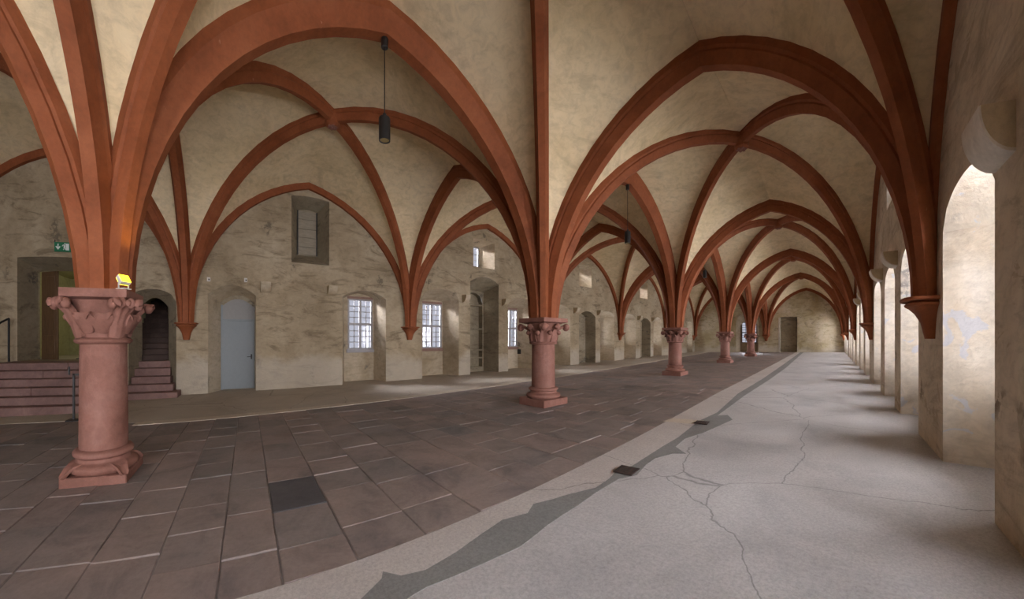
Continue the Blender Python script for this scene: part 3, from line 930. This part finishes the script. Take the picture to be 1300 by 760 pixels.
def make_column(x, y, style, label, top=ZS, r=0.262):
    z0 = fz(x, y) - 0.012
    root = tag(empty('column', (x, y, z0)), label, 'column', 'sandstone columns of the arcade')
    H = top - z0
    side = 0.78 if style != 'leaf' else 0.72
    st = M['sandstone']
    ph = 0.165 if style != 'leaf' else 0.11
    MB().box((0, 0, ph / 2), (side, side, ph), 0.012).build('plinth', st, root)
    mb = MB()
    R1 = side / 2 - 0.005 if style != 'leaf' else 0.39
    mb.lathe([(R1 - 0.06, ph - 0.01), (R1 - 0.015, ph + 0.02), (R1, ph + 0.05), (R1 - 0.012, ph + 0.085), (R1 - 0.055, ph + 0.105), (R1 - 0.075, ph + 0.11),
              (r + 0.035, ph + 0.125), (r + 0.03, ph + 0.15), (r + 0.045, ph + 0.165), (r + 0.065, ph + 0.175), (r + 0.07, ph + 0.20),
              (r + 0.05, ph + 0.225), (r + 0.02, ph + 0.235), (r, ph + 0.24)], 48)
    base = mb.build('base', st, root, 50)
    zb = ph + 0.235
    if style == 'leaf':
        for i in range(4):
            mb = MB()
            v, f = leaf_grid([(R1 - 0.11, ph + 0.10), (R1 - 0.02, ph + 0.09), (R1 + 0.03, ph + 0.06), (R1 + 0.08, ph + 0.01), (R1 + 0.09, ph - 0.01)],
                             lambda t, q: 0.10 * (1 - 0.75 * t), 0.035, lambda t, q: 0.02 * (1 - q * q))
            add_rot(mb, v, f, PI / 4 + i * PI / 2)
            mb.build('corner_spur', st, base, 50)
    zc = H - 0.575                       # astragal
    mb = MB(); mb.lathe([(r, zb), (r + 0.003, zb + 0.05), (r, zb + 0.4), (r - 0.008, zc + 0.01)], 48); mb.build('shaft', st, root, 50)
    mb = MB(); mb.lathe([(r - 0.01, zc - 0.005), (r + 0.02, zc), (r + 0.05, zc + 0.018), (r + 0.055, zc + 0.035), (r + 0.04, zc + 0.055), (r - 0.005, zc + 0.065)], 48)
    mb.build('astragal', st, root, 50)
    cb = zc + 0.055
    ct = H - 0.12
    hh = ct - cb
    cap = empty('capital', (0, 0, cb), 0, root)
    bell_r = lambda t: r - 0.01 + 0.02 * t + 0.10 * t ** 2.2
    mb = MB(); mb.lathe([(bell_r(i / 9), hh * i / 9) for i in range(10)], 40); mb.build('bell', st, cap, 50)
    aw = 0.78 if style != 'leaf' else 0.72
    # abacus: square slab with a hollowed underside
    rings_ = []
    for (w, z) in ((aw / 2 - 0.10, hh - 0.005), (aw / 2 - 0.085, hh + 0.01), (aw / 2 - 0.03, hh + 0.025), (aw / 2, hh + 0.032), (aw / 2, hh + 0.12)):
        rings_.append([(-w, -w, z), (w, -w, z), (w, w, z), (-w, w, z)])
    MB().rings(rings_).build('abacus', st, cap)
    if style == 'leaf':
        for i in range(4):
            # big corner leaf with a lobed curling tip
            p = [(r + 0.0, 0.02), (r + 0.03, hh * 0.25), (r + 0.055, hh * 0.5), (r + 0.11, hh * 0.72), (r + 0.185, hh * 0.90), (r + 0.245, hh * 1.0), (r + 0.285, hh * 1.0), (r + 0.30, hh * 0.93), (r + 0.285, hh * 0.86)]
            mb = MB()
            wd = lambda t, q: 0.085 + 0.06 * t + 0.06 * max(0, math.sin(PI * min(1.0, max(0, (t - 0.45) * 1.9)))) * (1 + 0.25 * math.cos(5 * PI * q))
            v, f = leaf_grid(p, wd, 0.05, lambda t, q: 0.03 * (1 - q * q) - 0.02 * math.cos(3 * PI * q) * t, 13)
            add_rot(mb, v, f, PI / 4 + i * PI / 2)
            for q in (-1, -0.35, 0.35, 1):
                mb.ball(rotz((r + 0.255 - 0.03 * abs(q), q * 0.15, hh * (0.95 - 0.06 * abs(q))), PI / 4 + i * PI / 2), (0.05, 0.055, 0.058), 9, 6)
            mb.build('corner_leaf', st, cap, 60)
            # lower side leaves spreading from the same stem
            for s in (-1, 1):
                mb = MB()
                p = [(r + 0.0, hh * 0.18), (r + 0.05, hh * 0.38), (r + 0.095, hh * 0.55), (r + 0.125, hh * 0.66), (r + 0.135, hh * 0.58), (r + 0.12, hh * 0.5)]
                v, f = leaf_grid(p, lambda t, q: 0.06 + 0.075 * math.sin(PI * min(1, t * 1.05)) * (1 + 0.2 * math.cos(5 * PI * q)), 0.04, lambda t, q: 0.02 * (1 - q * q), 11)
                add_rot(mb, v, f, PI / 4 + i * PI / 2 + s * 0.52)
                mb.build('side_leaf', st, cap, 60)
    else:
        for i in range(8):
            corner = i % 2 == 0
            a = PI / 4 + i * PI / 4
            mb = MB()
            ex = 0.19 if corner else 0.10
            p = [(r, 0.01), (r + 0.02, hh * 0.25), (r + 0.03, hh * 0.5), (r + 0.06, hh * 0.7), (r + 0.06 + ex * 0.5, hh * 0.86), (r + 0.06 + ex * 0.85, hh * 0.93), (r + 0.06 + ex, hh * 0.88)]
            v, f = leaf_grid(p, lambda t, q: 0.085 - 0.055 * t, 0.04, lambda t, q: 0.025 * abs(q), 7)
            add_rot(mb, v, f, a)
            mb.build('crocket_stalk', st, cap, 60)
            mb = MB()
            rr = 0.082 if corner else 0.064
            c = rotz((r + 0.055 + ex, 0, hh * (0.80 if corner else 0.83)), a)
            mb.ball(c, (rr, rr, rr * 1.05), 12, 8)
            for s in (-1, 1):
                mb.ball(rotz((r + 0.055 + ex, s * rr * 0.75, hh * 0.83), a), rr * 0.6, 8, 6)
            mb.build('crocket_bud', st, cap, 60)
            mb = MB()
            a2 = a + PI / 8
            v, f = leaf_grid([(r, 0.0), (r + 0.03, hh * 0.22), (r + 0.05, hh * 0.42), (r + 0.085, hh * 0.56), (r + 0.095, hh * 0.50)], lambda t, q: 0.07 * math.sin(PI * (0.25 + 0.72 * t)), 0.03, lambda t, q: 0.015 * (1 - abs(q)), 7)
            add_rot(mb, v, f, a2)
            mb.ball(rotz((r + 0.10, 0, hh * 0.50), a2), 0.052, 10, 7)
            mb.build('lower_leaf', st, cap, 60)
    return root
make_column(C1[0], C1[1], 'leaf', 'nearest pink sandstone column with spreading leaf capital and lit floodlight on top', ZS + 0.05, 0.268)
make_column(CA, yk(2), 'bud', 'pink sandstone column with round-bud capital in the middle of the picture, second of its row')
make_column(CA, yk(3), 'bud', 'third sandstone column of the row, right of the middle one and half its size')
make_column(CA, yk(4), 'bud', 'fourth sandstone column of the row, the small one before the last')
make_column(CA, yk(5), 'bud', 'farthest and smallest sandstone column, before the arched end window')

# ------------------------------------------------------------------ wall corbels under the ribs
def corbel(P, u, label, top=ZS + 0.03, s=1.0):
    root = empty('rib_corbel', P(u, 0, top - 0.5 * s), 0, None if label else wl)
    if label:
        tag(root, label, 'corbel', 'red corbels that carry the vault ribs')
    loc = root.location
    def rect(hw, d, z):
        return [P(u - hw * s, 0.003, z) - loc, P(u + hw * s, 0.003, z) - loc, P(u + hw * s, -d * s, z) - loc, P(u - hw * s, -d * s, z) - loc]
    def half(hw, d, z, n=10):
        pts = [P(u - hw * s, 0.003, z) - loc]
        for i in range(n + 1):
            a = PI - PI * i / n
            c, q = math.cos(a), math.sin(a)
            e = 0.55
            pts.append(P(u + hw * s * math.copysign(abs(c) ** e, c), -d * s * abs(q) ** e, z) - loc)
        pts.append(P(u + hw * s, 0.003, z) - loc)
        return pts
    MB().rings([half(0.33, 0.38, top - 0.045 * s), half(0.345, 0.395, top - 0.03 * s), half(0.345, 0.395, top - 0.005), half(0.32, 0.37, top)]).build('top_slab', M['rib'], root, 30)
    MB().rings([half(0.26, 0.30, top - 0.12 * s), half(0.29, 0.335, top - 0.10 * s), half(0.30, 0.345, top - 0.075 * s), half(0.26, 0.31, top - 0.045 * s)]).build('moulding', M['rib'], root, 30)
    MB().rings([half(0.09, 0.10, top - 0.50 * s), half(0.10, 0.11, top - 0.46 * s), half(0.135, 0.15, top - 0.30 * s), half(0.19, 0.22, top - 0.19 * s), half(0.255, 0.295, top - 0.12 * s)]).build('tapering_body', M['rib'], root, 30)
    return root
corbel(P_LEFT, yk(1), 'red stone corbel on the left wall between the stair niche and the grey door')
corbel(P_LEFT, yk(2), 'red stone corbel on the left wall between the two tall latticed windows')
corbel(P_LEFT, yk(4), 'red stone corbel on the left wall between the middle and third columns')
corbel(P_LEFT, YE - 0.36, 'small red corbel in the far left corner of the hall, between third and fourth columns')
corbel(P_RIGHT, yk(2), 'nearest and largest red corbel on the right wall, on the pier between bright recesses')
corbel(P_RIGHT, yk(3), 'second red corbel along the right wall from the camera')
corbel(P_RIGHT, yk(4), 'third red corbel along the right wall from the camera')
corbel(P_RIGHT, yk(5), 'fourth red corbel along the right wall from the camera')
corbel(P_RIGHT, YE - 0.36, 'farthest red corbel in the right corner by the end wall')
corbel(P_END, CA, 'dark red corbel hanging on the end wall left of the blind doorway', ZS + 0.03, 1.15)

# ------------------------------------------------------------------ quarter-round stone brackets
def bracket(P, u, zt, label, width=0.34, reach=0.46, grp='stone brackets on the left wall', n=12, drop=None):
    drop = drop or reach
    root = tag(empty('stone_bracket', P(u, 0, zt)), label, 'bracket', grp)
    loc = root.location
    prof = [(0.003, 0.0), (-reach, 0.0)] + [(-reach * math.cos(i * PI / 2 / n), -drop * math.sin(i * PI / 2 / n)) for i in range(1, n + 1)] + [(0.003, -drop)]
    A = [P(u - width / 2, w, zt + z) - loc for w, z in prof]; B = [P(u + width / 2, w, zt + z) - loc for w, z in prof]
    m = len(prof)
    v = A + B
    f = [(i, (i + 1) % m, m + (i + 1) % m, m + i) for i in range(m)]
    skin = M['bracket_skin'] if P is P_RIGHT else M['reveal']
    mesh('limewashed_skin', v, f, skin, root, 40)
    # broken stone core, set back a little behind the skin on both cheeks
    sh = 0.94
    prof2 = [(0.002, 0.004), (-reach * sh, 0.004)] + [(-reach * sh * math.cos(i * PI / 2 / n), -drop * sh * math.sin(i * PI / 2 / n)) for i in range(1, n + 1)] + [(0.002, -drop * sh)]
    A2 = [P(u - width / 2 - 0.004, w, zt + z) - loc for w, z in prof2]; B2 = [P(u + width / 2 + 0.004, w, zt + z) - loc for w, z in prof2]
    v = A2 + B2
    f = [(i, (i + 1) % m, m + (i + 1) % m, m + i) for i in range(m)] + [tuple(reversed(range(m))), tuple(range(m, 2 * m))]
    mesh('stone_core', v, f, M['bracket_face'], root, 40)
    for (U, U2, fl_) in ((A, A2, 0), (B, B2, 1)):
        f = [(i, i + 1, m + i + 1, m + i) if not fl_ else (i, m + i, m + i + 1, i + 1) for i in range(1, m - 1)]
        mesh('limewashed_rim', U + U2, f, skin, root, 40)
    return root
gr = 'quarter-round brackets on the right wall'
bracket(P_RIGHT, 3.46, 3.18, 'large quarter-round bracket with broken tan face at the right edge', 0.40, 0.255, gr, 12, 0.33)
bracket(P_RIGHT, 8.64, 3.28, 'quarter-round bracket just beyond the nearest right-hand corbel', 0.36, 0.29, gr, 12, 0.28)
bracket(P_RIGHT, 10.86, 3.32, 'smaller quarter-round bracket, second beyond the nearest right-hand corbel', 0.36, 0.30, gr, 12, 0.28)
bracket(P_RIGHT, 15.98, 3.34, 'pinkish bracket on the right wall past the second right-hand corbel', 0.34, 0.28, gr, 12, 0.28)
bracket(P_RIGHT, 18.22, 3.34, 'fourth bracket beyond the nearest right-hand corbel, far along the wall', 0.34, 0.28, gr, 12, 0.28)
gl = 'stone brackets on the left wall'
bracket(P_LEFT, 0.55, 3.42, 'square pale bracket just right of the grey door', 0.30, 0.30, gl)
bracket(P_LEFT, 2.72, 3.44, 'square pale bracket left of the first latticed window', 0.30, 0.30, gl)
bracket(P_LEFT, 8.24, 3.52, 'pale bracket between the second latticed window and the tall alcove', 0.22, 0.32, gl)
bracket(P_LEFT, 10.42, 3.52, 'dark bracket between the tall alcove and the third latticed window', 0.22, 0.32, gl)
bracket(P_LEFT, 15.75, 3.46, 'bracket just right of the middle column, left of a blind niche', 0.24, 0.32, gl)
bracket(P_LEFT, 18.08, 3.46, 'bracket between a blind niche and the bright recess left of a far corbel', 0.24, 0.32, gl)
bracket(P_LEFT, 23.35, 3.4, 'bracket left of the far blind niche, second group behind the columns', 0.24, 0.32, gl)
bracket(P_LEFT, 25.67, 3.4, 'bracket right of the far blind niche beside the third column', 0.24, 0.32, gl)

# ------------------------------------------------------------------ stairs
def steps(name, label, items, mat):
    root = tag(empty(name, items[0][0]), label, 'stairs')
    loc = Vector(items[0][0])
    for c, d in items:
        mb = MB(); mb.box(Vector(c) - loc, d, 0.012); mb.build('step', mat, root)
    return root
lst = []
fx = [-9.86, -10.14, -10.42, -10.70, -10.98, -11.26]
z = fz(-9.9, -5) - 0.01
for i, x in enumerate(fx):
    zt = 0.0 + 1.05 * (i + 1) / 6
    y0, y1 = -8.4, -3.78
    if i == 5:
        y0 = -6.72
    elif i == 4:
        y0 = -7.0
    zl = zt - 0.175 - (0.06 if i == 0 else 0.0)
    # blocks of each course, with a joint
    cut = y0 + (y1 - y0) * (0.42 + 0.13 * (i % 3))
    back = CL + 0.012
    for a, b in ((y0, cut - 0.004), (cut + 0.004, y1)):
        lst.append((((x + back) / 2, (a + b) / 2, (zt + zl) / 2), (x - back, b - a, zt - zl - 0.002)))
steps('wide_staircase', 'wide red sandstone staircase of six steps at the far left, climbing to the open passage', lst, M['step'])
st2 = [o for o in LEFT if o['n'] == 'stair'][0]
lst = []
z = 0.0
xs = [-11.78, -12.12, -12.43, -12.75, -13.05]
zt = [0.17, 0.36, 0.56, 0.78, 0.98]
for i in range(5):
    w = (st2['u'][1] - st2['u'][0]) / 2
    c = (st2['u'][0] + st2['u'][1]) / 2
    hw = w + 0.12 if i == 0 else (w - 0.02 if i == 1 else w - 0.05 - 0.035 * i)
    c = (st2['u'][0] + st2['u'][1]) / 2 - 0.025 * i
    back = -13.36
    lo_ = -0.03 if i == 0 else zt[i - 1]
    lst.append((((xs[i] + back) / 2, c + (0.0 if i else 0.02), (zt[i] + lo_) / 2), (xs[i] - back, 2 * hw, zt[i] - lo_ - 0.002)))
steps('niche_staircase', 'short red steps rising into the narrow arched stair niche behind the nearest column', lst, M['step'])
# the dark flight bends a little to the left as it climbs inside the wall
ps_ = Vector((CL - 0.87, (st2['iu'][0] + st2['iu'][1]) / 2, 0))
from mathutils import Matrix
RS = Matrix.Rotation(math.atan(0.235), 3, 'Z')
def inshaft(d, lat, z):
    q = ps_ + RS @ Vector((-d, lat, 0))
    return (q.x, q.y, z)
fl_root = tag(empty('dark_stair_flight', inshaft(0.1, 0, 0.98)), 'dark stair flight climbing away inside the narrow arched doorway', 'stairs')
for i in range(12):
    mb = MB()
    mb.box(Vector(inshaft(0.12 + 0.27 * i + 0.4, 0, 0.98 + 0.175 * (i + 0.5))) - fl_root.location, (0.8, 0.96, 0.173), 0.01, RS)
    mb.build('step', M['step_shade'], fl_root)
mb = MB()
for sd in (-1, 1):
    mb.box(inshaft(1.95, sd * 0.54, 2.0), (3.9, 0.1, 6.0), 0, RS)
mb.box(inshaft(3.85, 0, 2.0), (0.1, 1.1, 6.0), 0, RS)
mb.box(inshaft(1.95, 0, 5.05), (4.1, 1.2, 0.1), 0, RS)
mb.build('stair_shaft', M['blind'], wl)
mb = MB()
mb.box((CL - 0.90, ps_.y, 4.0), (0.1, 1.6, 2.1)); mb.box((CL - 0.90, ps_.y - 0.72, 2.0), (0.1, 0.6, 4.6)); mb.box((CL - 0.90, ps_.y + 0.72, 2.0), (0.1, 0.6, 4.6))
mb.build('niche_back_wall', M['blind'], wl)

# passage behind the wide stairs: a yellow painted room, lit, with an oak door leaf standing open
pa = LEFT[0]
x0 = CL - pa['d']
mb = MB()
mb.box((x0 - 2.2, -7.4, 2.4), (4.4, 0.1, 3.2)); mb.box((x0 - 2.2, -3.78, 2.4), (4.4, 0.1, 3.2)); mb.box((x0 - 4.35, -5.6, 2.4), (0.1, 3.7, 3.2))
mb.box((x0 - 0.05, -7.0, 2.4), (0.1, 0.85, 3.2)); mb.box((x0 - 0.05, -4.05, 2.4), (0.1, 0.62, 3.2))
mb.box((x0 - 2.2, -5.6, 4.05), (4.4, 3.7, 0.1)); mb.box((x0 - 0.05, -5.4, 3.86), (0.1, 2.4, 0.42))
mb.build('passage_room', M['vestibule'], wl)
mb = MB(); mb.box((x0 - 2.2, -5.6, 1.0), (4.4, 3.7, 0.098)); mb.build('passage_floor', M['concrete_left'], wl)
li = bpy.data.lights.new('passage_light', 'POINT'); li.energy = 26; li.color = (1.0, 0.95, 0.75); li.shadow_soft_size = 0.25
lo = link(bpy.data.objects.new('passage_light', li)); lo.location = (x0 - 2.0, -4.3, 3.4)
counters['door'] += 1
dr = struct(empty('door_1', (x0 + 0.02, -6.42, 1.05), math.radians(-28)))
MB().box((0, 0.36, 1.27), (0.06, 0.72, 2.54), 0.008).build('leaf', M['wood_dark'], dr)
for (zc, hh) in ((0.42, 0.55), (1.22, 0.75), (2.1, 0.6)):
    mb = MB(); mb.box((0.034, 0.36, zc), (0.02, 0.50, hh), 0.008); pn = mb.build('raised_panel', M['wood_dark'], dr)
mb = MB(); mb.ball((0.06, 0.36, 1.62), (0.02, 0.07, 0.10), 8, 6); mb.build('knocker', M['black'], dr)
# white inner door frame inside the yellow room
dr2 = struct(empty('trim_1', (x0 - 4.28, -5.9, 1.05)))
mb = MB(); mb.box((0, 0, 1.1), (0.06, 0.09, 2.2)); mb.box((0, 1.0, 1.1), (0.06, 0.09, 2.2)); mb.box((0, 0.5, 2.24), (0.06, 1.09, 0.09)); mb.build('door_casing', M['door_top'], dr2)
MB().box((0.0, 0.5, 1.09), (0.03, 0.9, 2.17)).build('leaf', M['vestibule'], dr2)

# grey door in its niche
do = [o for o in LEFT if o['kind'] == 'door'][0]
counters['door'] += 1
xd = CL - do['d'] + 0.035
d2 = struct(empty('door_2', (xd, -0.32, fz(xd, 0))))
MB().box((0.0, 0.03, 1.12), (0.05, 1.0, 2.2), 0.006).build('leaf', M['door_grey'], d2)
mb = MB(); mb.box((-0.012, -0.50, 1.36), (0.06, 0.06, 2.72)); mb.box((-0.012, 0.555, 1.36), (0.06, 0.05, 2.72)); mb.box((-0.012, 0.03, 2.245), (0.058, 1.06, 0.045)); mb.build('frame', M['door_grey'], d2)
tp = arc_top(-0.54, 0.56, 2.62, 0.30)
pts = [(-0.50 + 1.04 * i / 12) for i in range(13)]
v = [(0.0, -0.50, 2.26)] + [(0.0, q, tp(q)) for q in pts] + [(0.0, 0.54, 2.26)]
n_ = len(v)
v += [(-0.04, q[1], q[2]) for q in v]
mesh('arched_top_panel', v, [tuple(reversed(range(n_))), tuple(range(n_, 2 * n_))] + [(i, (i + 1) % n_, n_ + (i + 1) % n_, n_ + i) for i in range(n_)], M['door_top'], d2)
hd = MB(); hd.tube([(0.03, 0.44, 1.05), (0.075, 0.44, 1.05), (0.08, 0.43, 1.05), (0.08, 0.30, 1.05)], 0.011, 8); hd.box((0.03, 0.44, 1.05), (0.012, 0.05, 0.16)); hd.build('handle', M['black'], d2, 40)

# ------------------------------------------------------------------ pendant lamps
def pendant(x, y, ztop, zbot, label):
    root = tag(empty('pendant_lamp', (x, y, ztop)), label, 'lamp', 'black pendant lamps under the arcade')
    L = ztop - zbot
    MB().lathe([(0.045, -0.16), (0.055, -0.15), (0.055, -0.01), (0.03, 0.02)], 16).build('ceiling_mount', M['black'], root, 40)
    mb = MB(); mb.tube([(0, 0, -0.1), (0, 0, -L + 0.36)], 0.008, 6); mb.build('cable', M['black'], root)
    mb = MB(); mb.lathe([(0.03, -L + 0.42), (0.03, -L + 0.36), (0.085, -L + 0.355), (0.09, -L + 0.34), (0.09, -L), (0.075, -L), (0.075, -L + 0.02)], 24); mb.build('shade', M['black'], root, 40)
    mb = MB(); mb.lathe([(0.072, -L + 0.012), (0.072, -L + 0.025)], 20); mb.build('lens', M['lens_amber'], root)
    return root
mid1 = (node('C', 1) + node('C', 2)) / 2
pendant(mid1.x, mid1.y, Z_ARC, 4.73, 'nearest black cylinder pendant lamp on a long cable under the big left arch')
pendant(CA, yk(2) + BAY / 2, Z_ARC, 4.55, 'second black pendant lamp, hanging right of the middle column')
pendant(CA, yk(3) + BAY / 2, Z_ARC, 4.56, 'third and smallest black pendant lamp, between third and fourth columns')

# ------------------------------------------------------------------ floodlight on the nearest capital
fl = tag(empty('floodlight', (C1[0] + 0.29, C1[1] + 0.31, ZS + 0.05), math.radians(55)), 'small silver floodlight with glowing yellow lens on the nearest capital', 'floodlight')
mb = MB(); mb.box((0, 0, 0.008), (0.16, 0.12, 0.014)); mb.build('foot', M['white'], fl)
for s in (-1, 1):
    MB().box((0, s * 0.075, 0.06), (0.02, 0.01, 0.11)).build('leg', M['white'], fl)
tl = empty('head', (0, 0, 0.12), 0, fl); tl.rotation_euler = (0, math.radians(-35), 0)
fl.scale = (0.85, 0.85, 0.85)
MB().box((0, 0, 0), (0.06, 0.16, 0.12), 0.008).build('housing', M['white'], tl)
MB().box((-0.033, 0, 0), (0.008, 0.145, 0.105)).build('lens', M['lamp_yellow'], tl)
MB().box((0.033, 0, 0), (0.008, 0.145, 0.105)).build('lens', M['lamp_yellow'], tl)
li = bpy.data.lights.new('floodlight_beam', 'SPOT'); li.energy = 9; li.color = (1.0, 0.72, 0.08); li.spot_size = math.radians(75); li.spot_blend = 0.6; li.shadow_soft_size = 0.05
lo = link(bpy.data.objects.new('floodlight_beam', li)); lo.location = (C1[0] + 0.27, C1[1] + 0.40, ZS + 0.26)
lo.rotation_euler = Vector((-0.28, 0.12, 1.0)).to_track_quat('-Z', 'Y').to_euler()

# ------------------------------------------------------------------ exit sign above the passage
es = tag(empty('exit_sign', (CL + 0.05, -5.33, 4.0)), 'green emergency exit sign with white arrow and running figure above the passage', 'sign')
MB().box((0.0, 0.0, 0.13), (0.05, 0.46, 0.26), 0.006).build('panel', M['green'], es)
def flat(name, poly, x, mat, parent, th=0.004):
    n = len(poly)
    v = [(x, p[0], p[1]) for p in poly] + [(x + th, p[0], p[1]) for p in poly]
    return mesh(name, v, [tuple(reversed(range(n))), tuple(range(n, 2 * n))] + [(i, (i + 1) % n, n + (i + 1) % n, n + i) for i in range(n)], mat, parent)
flat('arrow', [(-0.135, 0.21), (-0.105, 0.21), (-0.105, 0.115), (-0.07, 0.15), (-0.05, 0.13), (-0.12, 0.05), (-0.19, 0.13), (-0.17, 0.15), (-0.135, 0.115)], 0.026, M['sign_white'], es)
flat('doorway', [(0.10, 0.04), (0.19, 0.04), (0.19, 0.22), (0.10, 0.22)], 0.026, M['sign_white'], es)
flat('runner', [(0.02, 0.05), (0.05, 0.10), (0.03, 0.13), (0.06, 0.17), (0.02, 0.165), (0.0, 0.14), (-0.01, 0.15), (0.02, 0.19), (0.075, 0.185), (0.09, 0.15), (0.075, 0.12), (0.10, 0.09), (0.085, 0.05), (0.07, 0.055), (0.08, 0.085), (0.055, 0.09), (0.035, 0.045)], 0.026, M['sign_white'], es)
mb = MB(); mb.ball((0.028, 0.075, 0.212), (0.003, 0.018, 0.02), 8, 6); mb.build('runner_head', M['sign_white'], es)
mb = MB(); mb.box((0.0, -0.22, 0.29), (0.02, 0.02, 0.06)); mb.build('hanger', M['black'], es)

# ------------------------------------------------------------------ handrail, posts, small fittings
hr = tag(empty('handrail', (-12.2, -6.73, 1.05)), 'black iron handrail sloping down beside the wide stairs at the left edge', 'handrail')
mb = MB(); mb.box((0.08, 0, 0.56), (0.045, 0.045, 1.12)); mb.build('post', M['black'], hr)
mb = MB(); mb.tube([(0.08, 0.0, 1.12), (0.3, -0.08, 1.02), (0.9, -0.35, 0.62), (2.0, -0.9, -0.1)], 0.028, 8); mb.build('rail', M['black'], hr, 40)
mb = MB(); mb.box((2.0, -0.9, -0.58), (0.045, 0.045, 0.95)); mb.build('post', M['black'], hr)
def post(x, y, z, h, label, arm=None):
    r = tag(empty('barrier_post', (x, y, z)), label, 'post')
    MB().box((0, 0, 0.012), (0.26, 0.26, 0.024), 0.006).build('foot', M['black'], r)
    MB().box((0, 0, h / 2), (0.04, 0.04, h)).build('upright', M['black'], r)
    if arm:
        mb = MB(); mb.box((arm[0] / 2, arm[1] / 2, h - 0.02), (abs(arm[0]) + 0.04, abs(arm[1]) + 0.04, 0.03)); mb.box((-arm[0] * 0.3, -arm[1] * 0.3, h + 0.06), (0.03, 0.03, 0.16)); mb.build('arm', M['black'], r)
    return r
post(-8.92, -3.62, fz(-8.92, -3.62), 0.92, 'thin black barrier post standing on the floor before the wide stairs', (-0.05, 0.30))
post(-13.55, -5.25, 1.05, 0.72, 'short black stand inside the passage at the top of the wide stairs', (-0.02, 0.18))
for (u, zz, lab) in ((-1.17, 3.43, 'small white wall box up left of the grey door niche'), (-0.06, 3.47, 'small white wall box above the grey door niche')):
    w = tag(empty('junction_box', P_LEFT(u, 0, zz)), lab, 'wall box')
    MB().box((0.02, 0, 0), (0.05, 0.10, 0.12), 0.006).build('cover', M['white'], w)
    MB().box((0.047, 0.01, -0.01), (0.012, 0.035, 0.05)).build('socket', M['black'], w)
for (x, y, lab) in ((-1.91, 3.33, 'square dark drain cover in the grey cement strip, nearest of the two'), (-1.93, 5.92, 'square dark drain cover farther along the cement strip')):
    d = tag(empty('drain_cover', (x, y, fz(x, y) + 0.008), 0.1), lab, 'drain cover')
    d.rotation_euler = (0.0118, -0.0118, 0.1)
    MB().box((0, 0, 0.005), (0.22, 0.22, 0.012), 0.003).build('plate', M['iron'], d)
    for i in range(5):
        MB().box((-0.08 + 0.04 * i, 0, 0.0125), (0.012, 0.18, 0.004)).build('rib', M['black'], d)
# black block standing for shade in a hole below the third latticed window
ho = empty('wall_hole', (CL - 0.93, 12.26, 1.02))
tag(ho, 'black block for a small shaded square hole low in the wall beside the third latticed window', 'wall hole')
MB().box((0.0, -0.02, 0.0), (0.30, 0.05, 0.24), 0.01).build('hole_shade', M['black'], ho)
